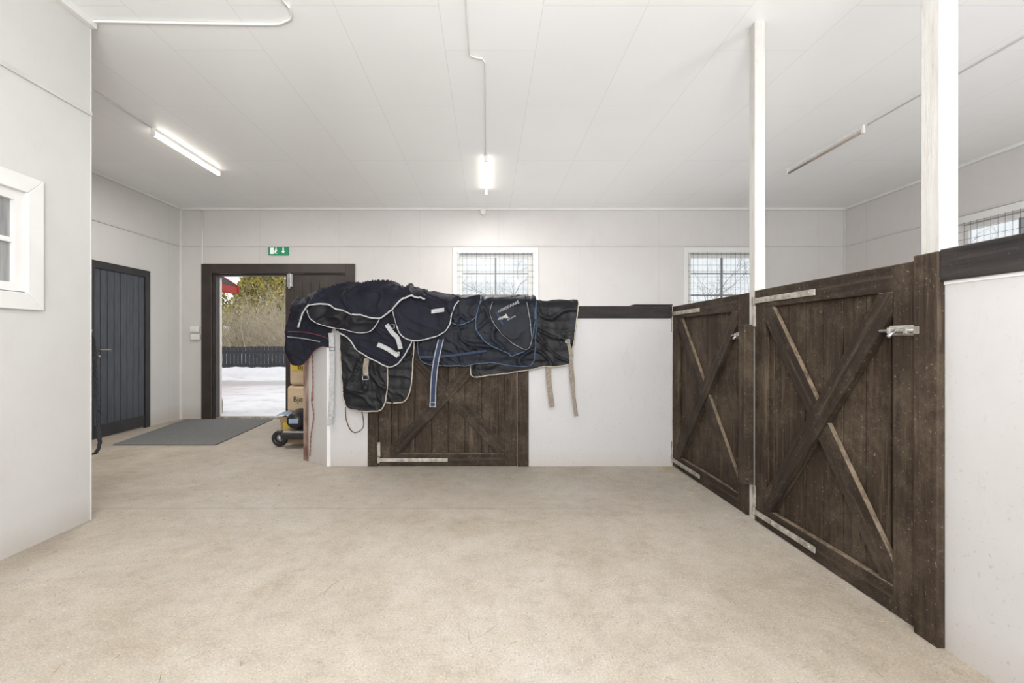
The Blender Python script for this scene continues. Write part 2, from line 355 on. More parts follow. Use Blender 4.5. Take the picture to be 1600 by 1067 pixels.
trim(7,XR-.012,XR,YF,YB-.012,2.525,2.55,'strip_grey',bt); trim(8,NX,NX+.012,YF,NY,2.52,2.545,'strip_grey',bt)
trim(9,XL,XL+.03,YB-.03,YB,-.06,ZC-.035,'white','white corner strip between two walls')
trim(10,NX-.01,NX+.004,NY-.004,NY+.004,0,ZC-.045,'strip_grey','painted corner bead on projecting wall')
trim(11,XR-.02,XR,YB-.02,YB,-.06,ZC-.035,'strip_grey','painted corner strip between two walls')
# ------------------------------------------------------------ windows
def bwin(n,axis,a0,a1,z0,z1,c,s,label,grille=True):
    def bb(u0,u1,d0,d1,zz0,zz1):
        d0,d1=c+s*d0,c+s*d1; d0,d1=min(d0,d1),max(d0,d1)
        return (u0,u1,d0,d1,zz0,zz1) if axis=='x' else (d0,d1,u0,u1,zz0,zz1)
    ctr=(((a0+a1)/2,c,z0) if axis=='x' else (c,(a0+a1)/2,z0))
    r=root('window_%d'%n,ctr,label,'window','structure')
    w=.09
    boxes('casing',[bb(a0,a0+w,-.025,0,z0,z1),bb(a1-w,a1,-.025,0,z0,z1),bb(a0+w,a1-w,-.025,0,z1-w,z1),bb(a0+w,a1-w,-.025,0,z0,z0+w)],'white',r)
    i0,i1,j0,j1=a0+w,a1-w,z0+w,z1-w
    t=.05
    boxes('sash',[bb(i0,i0+t,.06,.10,j0,j1),bb(i1-t,i1,.06,.10,j0,j1),bb(i0+t,i1-t,.06,.10,j1-t,j1),bb(i0+t,i1-t,.06,.10,j0,j0+t)],'white',r)
    um=(i0+i1)/2
    L=[bb(um-.012,um+.012,.065,.095,j0+t,j1-t)]
    for k in (1,2):
        zz=j0+(j1-j0)*k/3+.04; L.append(bb(i0+t,i1-t,.068,.092,zz-.009,zz+.009))
    boxes('glazing_bar',L,'bar',r)
    boxes('glass_pane',[bb(i0+t,i1-t,.078,.082,j0+t,j1-t)],'glass',r)
    if grille:
        T=[]
        def pt(u,z): return (u,c-s*.03,z) if axis=='x' else (c-s*.03,u,z)
        k=i0-.02
        while k<i1+.03: T.append(([pt(k,j0-.02),pt(k,j1+.02)],.0019)); k+=.07
        k=j0
        while k<j1+.03: T.append(([pt(i0-.03,k),pt(i1+.03,k)],.0019)); k+=.09
        tubes('wire_grille',T,'wire',r,4)
    return r
bwin(1,'x',-.519,.76,1.35,2.514,YB,1,'white-framed window with wire grille above the stall')
bwin(2,'x',2.94,4.17,1.35,2.514,YB,1,'white-framed window with wire grille beside a post')
bwin(3,'y',4.16,5.46,1.35,2.514,XR,1,'white-framed window with wire grille in side wall')
r=root('window_4',(NX,2.0,1.29),'small white casement window with opaque panes coloured like the dim room behind in thick casing','window','structure')
a0,a1,z0,z1=1.36,2.61,1.285,2.0
w=.09
for q in ([(0,0),(w,w),(a1-a0-w,w),(a1-a0,0)],[(0,z1-z0),(w,z1-z0-w),(a1-a0-w,z1-z0-w),(a1-a0,z1-z0)],[(0,0),(w,w),(w,z1-z0-w),(0,z1-z0)],[(a1-a0,0),(a1-a0-w,w),(a1-a0-w,z1-z0-w),(a1-a0,z1-z0)]):
    prism('casing',q,lambda u,z,t:(NX+t,a0+u,z0+z),0,.024,'white',r,bevel=.004)
i0,i1,j0,j1=a0+w-.005,a1-w+.005,z0+w-.005,z1-w+.005; t=.055
boxes('sash',[(NX-.05,NX-.0,i0,i0+t,j0,j1),(NX-.05,NX-.0,i1-t,i1,j0,j1),(NX-.05,NX,i0+t,i1-t,j0,j0+t),(NX-.05,NX,i0+t,i1-t,j1-t,j1),
   (NX-.05,NX-.0,1.96,2.02,j0+t,j1-t)],'white',r)
boxes('glazing_bar',[(NX-.04,NX-.01,i0+t,i1-t,1.635,1.66)],'white',r)
box('glass_pane',NX-.032,NX-.026,i0+t,i1-t,j0+t,j1-t,'glassd',r)
# ------------------------------------------------------------ outer double door
r=root('door_1',(-3.14,YB,-.06),'dark brown double door frame with one leaf open to the yard','door','structure')
boxes('door_frame',[(-4.29,D0,YB-.03,YB+.03,-.07,2.27),(D1,-1.99,YB-.03,YB+.03,-.07,2.27),(D0,D1,YB-.03,YB+.03,DZ-.08,2.27)],'doorbrown',r,bevel=.004)
boxes('door_jamb',[(D0,D0+.03,YB+.03,YB+.15,-.07,DZ-.08),(D0+.03,D1,YB+.03,YB+.15,DZ-.11,DZ-.08)],'doorbrown',r)
boxes('threshold',[(D0+.03,-3.05,YB+.03,YB+.16,-.07,-.04)],'metal',r)
boxes('door_leaf',[(-3.05,D1,YB+.03,YB+.08,-.05,DZ-.11)]+[(-3.05+.13*k+.006,-3.05+.13*(k+1)-.006,YB+.022,YB+.03,.1,DZ-.2) for k in range(7)],'doorbrown',r)
boxes('bolt',[(-3.02,-2.93,YB+.0,YB+.022,1.93,2.12),(-2.99,-2.96,YB-.02,YB+.0,1.9,2.14)],'steel',r)
ang=math.radians(121); hx,hy=D0+.05,YB+.16
ux,uy=math.cos(ang),math.sin(ang)
def lfm(u,z,t): return (hx+ux*u-uy*t,hy+uy*u+ux*t,z)
def qd(u0,u1,z0,z1): return [(u0,z0),(u1,z0),(u1,z1),(u0,z1)]
prism('open_door_leaf',qd(0,1.0,-.03,2.08),lfm,0,.05,'doorbrown',r)
prism('edge_seal',qd(-.006,0.0,-.03,2.08),lfm,0,.05,'white',r)
prism('kick_strip',qd(.02,.98,0.0,.2),lfm,-.012,0,'metal',r)
# ------------------------------------------------------------ side plank door
r=root('door_2',(XL,5.93,-.04),'dark slate plank door in a black frame with steel handle','door','structure')
boxes('door_frame',[(XL,XL+.035,6.31,6.40,-.05,2.06),(XL,XL+.035,5.40,5.49,-.05,2.06),(XL,XL+.035,5.49,6.31,1.97,2.06)],'doorblk',r,bevel=.003)
L=[]
k=5.49; pw=(6.31-5.49)/8
for q in range(8): L.append((XL,XL+.02,k+.004,k+pw-.004,-.03,1.97)); k+=pw
boxes('door_panel',L,'doorblue',r,bevel=.003)
box('kick_plate',XL+.02,XL+.03,5.5,6.3,-.02,.12,'doorblk',r)
tube('handle',[(XL+.02,5.57,1.01),(XL+.07,5.57,1.01),(XL+.07,5.60,1.01),(XL+.07,5.69,1.01)],.008,'metal',r)
tube('lock_rose',[(XL+.02,5.57,.93),(XL+.028,5.57,.93)],.018,'metal',r,16)
# ------------------------------------------------------------ stall doors
def clip(poly,a,b_,c):
    out=[]
    for i in range(len(poly)):
        p,q=poly[i],poly[(i+1)%len(poly)]; dp=a*p[0]+b_*p[1]-c; dq=a*q[0]+b_*q[1]-c
        if dp<=0: out.append(p)
        if dp*dq<0: s=dp/(dp-dq); out.append((p[0]+(q[0]-p[0])*s,p[1]+(q[1]-p[1])*s))
    return out
def stall_door(loc,rotz,Wd,Hd,label,fs=.11,latch=True,front='/',sl=.55):
    r=root('stall_door',loc,label,'stall door',group='stable stall doors',rotz=rotz); W[r.name]=Vector((0,0,0))
    n=8; pw=(Wd-.04)/n
    boxes('backed_planks',[(.02+k*pw+.003,.02+(k+1)*pw-.003,.030+.002*(k%2),.05,.015,Hd-.015) for k in range(n)]+[(.03,Wd-.03,.0505,.056,.02,Hd-.02)],'wood',r,bevel=.003)  # last box is a backing sheet added to stop light through the gaps
    box('stile',0,fs,0,.030,0,Hd,'wood',r,bevel=.004); box('stile',Wd-fs,Wd,0,.030,0,Hd,'wood',r,bevel=.004)
    box('rail',fs,Wd-fs,0,.030,0,fs,'woodx',r,bevel=.004); box('rail',fs,Wd-fs,0,.030,Hd-fs,Hd,'woodx',r,bevel=.004)
    x0,x1,y0,y1=fs,Wd-fs,fs,Hd-fs
    def brace(sgn,t0,t1,gap):
        p=Vector((x0,y0 if sgn>0 else y1)); q=Vector((x1,y1 if sgn>0 else y0)); d=(q-p).normalized(); nn=Vector((-d.y,d.x)); h=.054
        segs=[(0,1)] if not gap else [(0,.5),(.5,1)]
        for (s0,s1) in segs:
            Lh=(q-p).length; a=p+d*(Lh*s0-(.3 if s0==0 else 0)); e=p+d*(Lh*s1+(.3 if s1==1 else 0))
            poly=[tuple(a-nn*h),tuple(e-nn*h),tuple(e+nn*h),tuple(a+nn*h)]
            for cc in ((-1,0,-x0),(1,0,x1),(0,-1,-y0),(0,1,y1)): poly=clip(poly,*cc)
            if gap:
                d2=Vector((d.x,-d.y)); n2=Vector((-d2.y,d2.x)); m_=(Vector((x0,y1 if sgn>0 else y0))); c0=n2.dot(m_)
                side=(n2.dot(Vector(p))-c0) if s0==0 else (n2.dot(Vector(q))-c0)
                sg=1 if side>0 else -1
                poly=clip(poly,-sg*n2.x,-sg*n2.y,-sg*c0-h)
            cen=p+(q-p)*.5; ang=math.atan2(d.y,d.x)
            ca,sa=math.cos(-ang),math.sin(-ang)
            loc2=[((u-cen.x)*ca-(z-cen.y)*sa,(u-cen.x)*sa+(z-cen.y)*ca) for u,z in poly]
            o=prism('brace',loc2,lambda u,z,t:(u,t,z),t0,t1,'woodx',None,bevel=.003)
            off=o.location.copy(); o.parent=r; o.rotation_euler[1]=-ang
            R=Matrix.Rotation(-ang,3,'Y'); o.location=Vector((cen.x,0,cen.y))+R@off
    brace(1 if front=='/' else -1,-.006,.029,False)
    brace(-1 if front=='/' else 1,0.004,.029,True)
    for z in (.055,Hd-.065):
        boxes('hinge',[(-.0,sl,-.010,-.002,z-.016,z+.016),(-.010,.016,-.010,-.0,z+(.03 if z<.5 else -.16),z+(.16 if z<.5 else -.03)),(-.010,.010,-.014,.0,z-.026,z+.026)],'metal',r,bevel=.002)
        tubes('hinge_bolt',[([(u,-.014,z),(u,-.009,z)],.006) for u in (.05,.2,.35,sl-.04)],'metal',r,8)
    if latch:
        z=Hd-.27
        boxes('latch',[(Wd-.12,Wd-.0,-.006,0,z-.02,z+.02),(Wd-.11,Wd-.095,-.026,-.006,z-.013,z+.013),(Wd-.035,Wd-.02,-.026,-.006,z-.013,z+.013),(Wd+.01,Wd+.035,-.026,-.002,z-.015,z+.015)],'metal',r,bevel=.002)
        tube('latch_bolt',[(Wd-.15,-.018,z),(Wd+.03,-.018,z)],.007,'steel',r)
        tube('latch_knob',[(Wd-.075,-.018,z),(Wd-.075,-.050,z-.025)],.007,'steel',r)
    return r
DH=1.425
stall_door((DX,4.23,0.0),-math.pi/2,1.215,DH,'dusty dark-stained stall door with X brace and strap hinges at corner',front='/')
stall_door((DX,2.93,0.005),-math.pi/2,1.11,DH,'tall dusty dark-stained stall door with X brace and sliding bolt')
FX0=(592-CX)*PY/F; FX1=(808-CX)*PY/F
stall_door((FX0,PY-.005,-.008),0,FX1-FX0,DH-.1,'low dark-stained stall door with X brace beneath draped rugs',sl=.62,latch=False)
tag(box('white_post',DX+.005,DX+.07,2.935,3.0,0,ZC,'post',bevel=.004),'square worn white timber post between two stall doors','post')['group']='white roof posts'
tag(box('white_post',DX+.005,DX+.075,1.735,1.812,1.445,ZC,'post',bevel=.004),'square worn white timber post rising above dark rail','post')['group']='white roof posts'
tag(box('stop_board',1.60,1.658,2.935,3.0,.22,1.22,'wood',bevel=.004),'short dark-stained vertical board fixed between the stall doors','board')
tag(box('jamb_post',DX-.025,DX+.08,1.712,1.810,0,1.445,'wood',bevel=.004),'dark-stained vertical door post beside white panel','post')
r=root('stall_partition',(DX,.3,0),'white stall side panel with dark top rail','stall partition')
box('panel',DX,DX+.05,-1.6,1.71,0,1.335,'panel',r); box('top_rail',DX-.02,DX+.08,-1.6,1.71,1.335,1.45,'woody',r,bevel=.004)
box('batten',DX-.004,DX,-1.6,1.71,1.322,1.335,'white',r)
def q(px): return (px-CX)*PY/F
r=root('stall_partition',(.2,PY,-.01),'low white stall wall with dark top rail carrying horse rugs','stall partition')
box('panel',q(826),DX-.0,PY,PY+.05,-.012,1.32,'panel',r)
box('panel',DX+.06,XR,PY,PY+.05,-.012,1.32,'panel',r)
box('panel',q(514),q(575),PY,PY+.05,-.012,1.40,'panel',r)
xl,yl=-1.747,4.48; xr,yr=q(512),4.24
prism('angled_panel',[(xl,yl),(xr,yr),(xr+.03,yr+.05),(xl+.03,yl+.05)],lambda x,y,t:(x,y,t),-.02,1.38,'panel',r)
prism('end_panel',[(xl,yl),(xl+.05,yl+.03),(xl+.05,7.0-.9),(xl,7.0-.9)],lambda x,y,t:(x,y,t),-.05,1.38,'panel',r)
box('corner_bead',q(511),q(517),PY-.008,PY+.02,-.012,1.40,'white',r)
dx_,dy_=(xr-xl),(yr-yl)
prism('worn_edge_board',[(xl-.004,yl-.006),(xl+dx_*.2-.004,yl+dy_*.2-.008),(xl+dx_*.2+.01,yl+dy_*.2+.01),(xl+.01,yl+.01)],lambda x,y,t:(x,y,t),-.015,1.38,'rust',r,bevel=.002)
box('door_post',q(575),q(591),PY-.012,PY+.06,-.012,1.32,'wood',r,bevel=.003)
box('door_post',q(809),q(826),PY-.012,PY+.06,-.012,1.32,'wood',r,bevel=.003)
box('top_rail',q(530),DX-.005,PY-.02,PY+.09,1.32,1.43,'woodr',r,bevel=.004)
box('ledge_board',q(990),DX-.006,PY-.03,PY+.1,1.432,1.445,'woodr',r,bevel=.003)
box('top_rail',DX+.08,XR,PY-.02,PY+.09,1.32,1.43,'woodr',r,bevel=.004)
# ------------------------------------------------------------ ceiling lights
def fixture(x,y0,y1,on,label):
    r=root('ceiling_light',(x,(y0+y1)/2,ZC-.08),label,'ceiling light',group='fluorescent tube lights')
    hw=.012 if on else .006
    box('housing',x-hw,x+hw,y0,y1,ZC-.03,ZC,'plastic',r,bevel=.003)
    ew=.015 if on else .012
    box('end_cap',x-ew,x+ew,y0-.01,y0+.02,ZC-.075,ZC-.0,'plastic',r,bevel=.004); box('end_cap',x-ew,x+ew,y1-.02,y1+.01,ZC-.075,ZC,'plastic',r,bevel=.004)
    tube('lamp_tube',[(x,y0+.02,ZC-.060),(x,y1-.02,ZC-.060)],.013 if on else .012,'tube_on' if on else 'tube_off',r,12)
fixture(-3.13,4.4,5.5,True,'lit fluorescent batten on ceiling near the doorway')
fixture(-.018,5.05,6.2,True,'lit fluorescent batten on ceiling at end of conduit')
fixture(3.47,4.35,5.45,False,'unlit thin fluorescent batten on ceiling above stalls')
def pipe(name,pts,rad,label):
    o=tube(name,[Vector(p) for p in pts],rad,'plastic'); return tag(o,label,'pipe')
z=ZC-.010
pipe('conduit',catmull([(-2.48,2.92,z),(-1.6,2.945,z),(-1.30,2.945,z),(-1.215,2.90,z),(-1.18,2.80,z),(-1.2,2.6,z),(-1.25,1.0,z)],.05),.008,'white conduit pipe bending across the ceiling')
pipe('conduit',catmull([(-.127,0.5,z),(-.127,3.2,z),(-.125,3.27,z),(-.09,3.295,z),(-.04,3.305,z),(-.02,3.36,z),(-.018,5.03,z)],.04),.0055,'thin white conduit running along ceiling to centre light')
pipe('conduit',[(-3.14,NY+.05,z),(-3.13,4.38,z)],.005,'thin white conduit feeding the light by the doorway')
pipe('conduit',[(3.53,0,z),(3.49,4.33,z)],.005,'thin white conduit feeding the unlit light')
pipe('conduit',[(-4.28,YB-.014,ZC-.03),(-4.285,YB-.014,1.40)],.011,'white vertical conduit on wall beside the doorway')
r=root('junction_box',(-.07,YB-.04,ZC-.1),'small white junction box below coving','junction box'); box('box_body',-.11,-.03,YB-.045,YB,ZC-.1,ZC-.036,'plastic',r,bevel=.005); box('cable_gland',-.08,-.06,YB-.03,YB-.01,ZC-.125,ZC-.1,'plastic',r)
r=root('wall_switch',(-4.33,YB,1.15),'white surface-mounted light switches beside doorway','switch')
box('switch_plate',-4.45,-4.32,YB-.045,YB,1.24,1.33,'plastic',r,bevel=.006); box('switch_plate',-4.44,-4.31,YB-.045,YB,1.13,1.22,'plastic',r,bevel=.006); box('rocker',-4.42,-4.35,YB-.052,YB-.045,1.26,1.31,'white',r,bevel=.002)
r=root('exit_sign',(-3.135,YB-.03,2.40),'green emergency exit sign with running figure and down arrow','sign')
x0,x1=-3.285,-2.985
box('sign_board',x0,x1,YB-.03,YB-.0,2.40,2.522,'green',r,bevel=.002)
def sg(poly,nm): prism(nm,poly,lambda u,z,t:(x0+u,YB-.031-t,2.40+z),0,.002,'signwhite',r)
sg([(.03,.015),(.085,.015),(.085,.11),(.03,.11)],'door_symbol')
sg([(.115,.045),(.135,.06),(.13,.08),(.112,.085),(.1,.07),(.092,.052),(.1,.02),(.108,.022),(.106,.045),(.12,.02),(.14,.02),(.14,.027),(.124,.03)],'figure_symbol')
sg([(.118+.010*math.cos(a*math.pi/4),.098+.010*math.sin(a*math.pi/4)) for a in range(8)],'figure_symbol')
sg([(.215,.11),(.215,.06),(.195,.06),(.225,.02),(.255,.06),(.235,.06),(.235,.11)],'arrow_symbol')
c4=[(-4.1,5.15),(-2.97,5.15),(-3.2,7.02),(-4.5,7.02)]
V=[(x,y,zf(y)+.001) for x,y in c4]+[(x,y,zf(y)+.014) for x,y in c4]
tag(mo('door_mat',V,[(0,1,2,3),(4,5,6,7),(0,1,5,4),(1,2,6,5),(2,3,7,6),(3,0,4,7)],'mat',bevel=.003),'large grey rubber entrance mat on concrete by doorway','mat')
r=root('lead_rope',(-2.53,3.03,.38),'thick black twisted rope hanging behind wall corner','rope')
base=catmull([(-2.535,3.0,1.16),(-2.535,3.03,1.10),(-2.525,3.04,.8),(-2.512,3.04,.58),(-2.512,3.05,.46),(-2.535,3.05,.395),(-2.57,3.05,.385)],.008)
S=[]
for k in range(3):
    pts=[]
    for i,p in enumerate(base):
        a=i*.42+k*2.094; pts.append(p+Vector((math.cos(a)*.0065,math.sin(a)*.0065,0)))
    S.append((pts,.006))
tubes('rope_strands',S,'blkrope',r,6)
tube('hook',[(-2.53,NY,1.17),(-2.53,3.0,1.16),(-2.53,3.01,1.19)],.005,'metal',r)
r=root('lead_rope',(-1.66,4.36,.08),'thin red rope hanging against angled stall panel','rope')
def ep(px,py,y=4.33): return E(px,py,y)
base=catmull([ep(488,545),ep(489,600),ep(487,625),ep(490,650),ep(486,680),ep(484,712,4.38)],.008)
S=[]
for k in range(2):
    S.append(([p+Vector((math.cos(i*.6+k*3.14)*.003,math.sin(i*.6+k*3.14)*.003,0)) for i,p in enumerate(base)],.0038))
tubes('rope_strands',S,'redrope',r,6)
tube('knot',[ep(488,612),ep(488,626)],.010,'redrope',r,8)
# ------------------------------------------------------------ rugs
def lerp(tab,x):
    if x<=tab[0][0]: return tab[0][1]
    for (a,b_),(c,d) in zip(tab,tab[1:]):
        if x<=c: return b_+(d-b_)*(x-a)/(c-a)
    return tab[-1][1]
def pip(x,y,poly):
    c=False;n=len(poly);j=n-1
    for i in range(n):
        if (poly[i][1]>y)!=(poly[j][1]>y) and x<(poly[j][0]-poly[i][0])*(y-poly[i][1])/(poly[j][1]-poly[i][1])+poly[i][0]: c=not c
        j=i
    return c
ZR=1.40
def ridge(p):
    return 1-min(1,abs(noise.noise(p))*2.6)
def drape(name,path,yf,rz,mat,pipemat=None,back=.35,amp=.014,freq=9,seed=0,parent=None,label=None,pr=.0065,th=.014,yb=None,tilt=0.0,quilt=0.0,crease=.024,jit=.006):
    rzt=rz if isinstance(rz,list) else [(0,rz)]
    yb=yb or max(4.36,yf+.16); ry=(yb-yf)/2; yc=yf+ry
    rm=sum(v for _,v in rzt)/len(rzt); L=math.pi*(ry+rm)/2
    pts=[((px-CX)*yf/F,H+(CY-py)*yf/F) for px,py in path]
    fr=[(p.x+jit*noise.noise(Vector((p.x*14,p.y*14,seed+.5))),p.y+jit*1.4*noise.noise(Vector((p.x*12,p.y*12,seed+9.5)))) for p in catmull([Vector((a,b_)) for a,b_ in pts],.016)]
    top=ZR+L+back
    (ax,az),(bx,bz)=fr[0],fr[-1]
    def seg(p,q_,st=.02):
        n=max(1,int(math.dist(p,q_)/st)); return [(p[0]+(q_[0]-p[0])*i/n,p[1]+(q_[1]-p[1])*i/n) for i in range(1,n)]
    poly=fr+seg((bx,bz),(bx,top))+[(bx,top)]+seg((bx,top),(ax,top))+[(ax,top)]+seg((ax,top),(ax,az))
    def mp(u,v,ex=0.0):
        px=CX+u*F/yf; rzz=lerp(rzt,px)
        if v<=ZR: nn=Vector((0,-1,0)); p=Vector((u,yf+(ZR-v)*tilt,v))
        else:
            s=(v-ZR)/L
            if s<1: a=s*math.pi; nn=Vector((0,-math.cos(a),math.sin(a))); p=Vector((u,yc-ry*math.cos(a),ZR+rzz*math.sin(a)))
            else: nn=Vector((0,1,0)); p=Vector((u,yb,ZR-(s-1)*L))
        f=noise.noise(Vector((u*freq,v*2.2,seed*3.7)))*1.2+.35*noise.noise(Vector((u*freq*2.3,v*6+seed,seed)))+.35*math.sin(u*freq*2.2+3*noise.noise(Vector((u*2,v*2,seed))))
        sk=u*4+v*2.0*math.sin(seed*2.1)
        wv=Vector((sk+1.2*noise.noise(Vector((u*3,v*3,seed))),v*3.2-u*1.5*math.cos(seed),seed*1.7))
        d=amp*f+crease*(ridge(wv)**8)+crease*.5*(ridge(wv*2.1+Vector((5,3,0)))**7)
        if quilt: d+=quilt*abs(math.sin(math.pi*(v+.04*noise.noise(Vector((u*4,v*2,seed))))/.085))
        return p+nn*(d+ex)
    inner=[]
    us=[p[0] for p in poly]; vs=[p[1] for p in poly]; st=.0115
    a=min(us)+st/2
    while a<max(us):
        b_=min(vs)+st/2
        while b_<max(vs):
            if pip(a,b_,poly) and min((a-p[0])**2+(b_-p[1])**2 for p in poly)>(.006)**2: inner.append((a,b_))
            b_+=st if b_<ZR+L else .04
        a+=st
    allp=[Vector(p) for p in poly+inner]; n=len(poly)
    vo,eo,fo,_,_,_=delaunay_2d_cdt(allp,[],[list(range(n))],1,1e-5)
    V=[mp(v.x,v.y) for v in vo]
    o=mo(name,V,[tuple(f) for f in fo],mat,parent,smooth=True)
    md=o.modifiers.new('thickness','SOLIDIFY'); md.thickness=th; md.offset=0
    if label: tag(o,label,'horse rug',group='horse rugs on the stall wall')
    if pipemat:
        tube('piping',[mp(u,v,.003) for u,v in fr],pr,pipemat,o,6)
    return o
def ribbon(name,px,w,yf,mat,parent,th=.004):
    P_=catmull([E(a,b_,yf+ (c[0] if c else 0)) for a,b_,*c in px],.02); V=[];Fa=[]
    for i,p in enumerate(P_):
        t=(P_[min(i+1,len(P_)-1)]-P_[max(i-1,0)]).normalized(); s=Vector((-t.z,0,t.x)); s=s.normalized() if s.length>1e-4 else Vector((1,0,0))
        p=p+Vector((0,.005*math.sin(i*.5),0))
        V+=[p-s*w/2-Vector((0,th/2,0)),p+s*w/2-Vector((0,th/2,0)),p+s*w/2+Vector((0,th/2,0)),p-s*w/2+Vector((0,th/2,0))]
    n=len(P_)
    for i in range(n-1):
        for k in range(4): k2=(k+1)%4; Fa.append((i*4+k,i*4+k2,(i+1)*4+k2,(i+1)*4+k))
    Fa+=[(0,1,2,3),((n-1)*4,(n-1)*4+1,(n-1)*4+2,(n-1)*4+3)]
    return mo(name,V,Fa,mat,parent)
def buckle(px,py,yf,s,parent,mat='steel'):
    c=E(px,py,yf); tube('buckle',[c+Vector((-s,0,s*.7)),c+Vector((s,0,s*.7)),c+Vector((s,0,-s*.7)),c+Vector((-s,0,-s*.7)),c+Vector((-s,0,s*.7))],.003,mat,parent,6)
o=drape('horse_rug',[(738,474),(736,520),(735,570),(739,588),(770,586),(805,581),(850,573),(890,569),(895,540),(900,505),(904,476)],4.195,.075,'black','pcream',seed=1,label='black quilted horse rug with cream binding and dangling straps',amp=.008,quilt=.005)
ribbon('strap',[(857,572),(858,600),(863,636)],.045,4.175,'webc',o)
ribbon('strap',[(886,530),(891,548),(893,590),(897,622),(901,650)],.030,4.15,'webc',o); buckle(887,533,4.14,.02,o)
ribbon('strap',[(893,560),(897,600),(899,650)],.016,4.148,'webc',o)
o=drape('horse_rug',[(652,468),(652,510),(655,555),(672,569),(720,571),(770,567),(800,571),(830,570),(836,540),(838,470)],4.165,.09,'navy2','pblue',seed=2,label='dark navy padded horse rug with blue binding hanging over stall door',amp=.009,quilt=.005)
ribbon('strap',[(689,530),(683,555),(678,590),(676,637)],.055,4.115,'webn',o)
ribbon('strap_stripe',[(685,531),(679,556),(674,590),(672,637)],.007,4.111,'webw',o); ribbon('strap_stripe',[(693,530),(687,556),(682,590),(680,637)],.007,4.111,'webw',o)
buckle(676,632,4.11,.026,o)
ribbon('strap',[(655,558),(700,556),(760,548)],.02,4.117,'webn',o)
o=drape('horse_rug',[(531,480),(532,540),(535,600),(540,632),(556,640),(580,642),(598,637),(605,610),(606,560),(607,480)],4.155,.14,'black','pcream',seed=3,label='black horse rug with cream-bound chest flaps hanging low',amp=.009,quilt=.004)
drape('chest_flap',[(572,480),(575,540),(572,590),(578,615),(600,628),(632,626),(642,600),(647,540),(650,480)],4.18,.12,'black','pcream',seed=4,parent=o,amp=.008,quilt=.004)
ribbon('strap',[(573,560),(571,575),(572,586)],.045,4.11,'webc',o); buckle(571,590,4.105,.025,o)
tube('strap',catmull([E(x,y,4.115) for x,y in ((540,636),(541,655),(548,672),(558,675),(568,665),(565,640))],.01),.005,'brownstrap',o,6)
o=drape('horse_rug',[(455,488),(450,505),(447,535),(447,556),(456,570),(470,571),(482,562),(492,548),(505,541),(516,538),(520,488)],4.22,[(445,.07),(480,.12),(520,.15)],'navy','pred',seed=5,label='navy horse rug with red trim bunched over wall end',amp=.014,yb=4.55,pr=.0045,crease=.028,jit=.012)
tube('red_stripe',catmull([E(x,y,4.16) for x,y in ((450,518),(475,519),(500,524),(514,530))],.02),.005,'pred',o,6)
tube('red_stripe',catmull([E(x,y,4.16) for x,y in ((449,526),(475,529),(500,534))],.02),.003,'pgrey',o,6)
ribbon('strap',[(517,520),(519,560),(518,610),(517,640),(515,665)],.045,4.13,'webw',o); buckle(519,545,4.12,.022,o,'ink'); buckle(517,650,4.12,.018,o,'steel')
o=drape('horse_rug',[(694,470),(696,492),(710,506),(728,505),(744,494),(750,470)],4.12,.115,'navy2','pblue',seed=6,label='dark navy rug corner with blue binding folded over wall',amp=.008)
o=drape('horse_rug',[(752,470),(744,495),(744,515),(758,533),(775,543),(795,552),(800,556),(822,546),(833,520),(838,470)],4.115,.11,'navy2','pblue',seed=7,label='dark navy horse rug with pale blue binding and white emblem',amp=.008,pr=.0065,quilt=.003,crease=.018)
drape('neck_flap',[(770,470),(766,488),(772,505),(785,522),(805,538),(822,545),(830,535),(828,505),(822,470)],4.085,.115,'navy2','pgrey',seed=8,parent=o,amp=.005,pr=.004,crease=.006)
text('emblem_lettering','HORSEWARE',.034,'webw',E(779,489,4.058),(math.pi/2,math.radians(-26),0),o)
text('emblem_lettering','IRELAND',.020,'webw',E(793,501,4.058),(math.pi/2,math.radians(-26),0),o)
prism('emblem',[(0,0),(.05,.0),(.025,.04)],lambda u,z_,t:tuple(E(786,497,4.058)+Vector((u,-t,z_))),0,.002,'webw',o)
ribbon('strap',[(775,487),(782,500),(786,508)],.018,4.056,'webn',o); ribbon('strap',[(778,499),(786,495),(792,492)],.010,4.054,'webw',o); buckle(783,497,4.05,.014,o)
o=drape('horse_rug',[(492,480),(500,498),(520,512),(543,528),(560,548),(585,563),(612,573),(628,560),(640,540),(655,510),(662,470)],4.10,[(490,.16),(560,.20),(660,.15)],'navy','pgrey',seed=9,label='navy horse rug with silver binding and grey straps',amp=.010,pr=.007,crease=.026)
ribbon('strap',[(604,507),(613,520),(621,528),(626,545)],.038,4.04,'webw',o); buckle(612,510,4.035,.022,o)
ribbon('strap',[(590,538),(605,545),(622,556)],.038,4.035,'webw',o); buckle(620,553,4.03,.022,o)
o=drape('horse_rug',[(606,462),(614,490),(622,512),(630,526),(645,532),(665,529),(690,521),(702,508),(706,490),(716,466)],4.065,[(600,.18),(660,.15),(715,.10)],'navy','pgrey',seed=10,label='navy horse rug with silver binding and small white label',amp=.008,pr=.006,crease=.02)
prism('label_patch',qd(0,.11,0,.035),lambda u,z_,t:tuple(E(674,490,4.03)+Vector((u,-t,z_+u*.15))),0,.003,'webw',o)
drape('horse_rug',[(478,480),(486,498),(505,508),(540,516),(572,519),(588,508),(600,480)],4.06,[(470,.14),(560,.18),(600,.16)],'plum','pgrey',seed=11,label='dark shiny rug lining bunched in the pile',amp=.009,crease=.018,pr=.005)
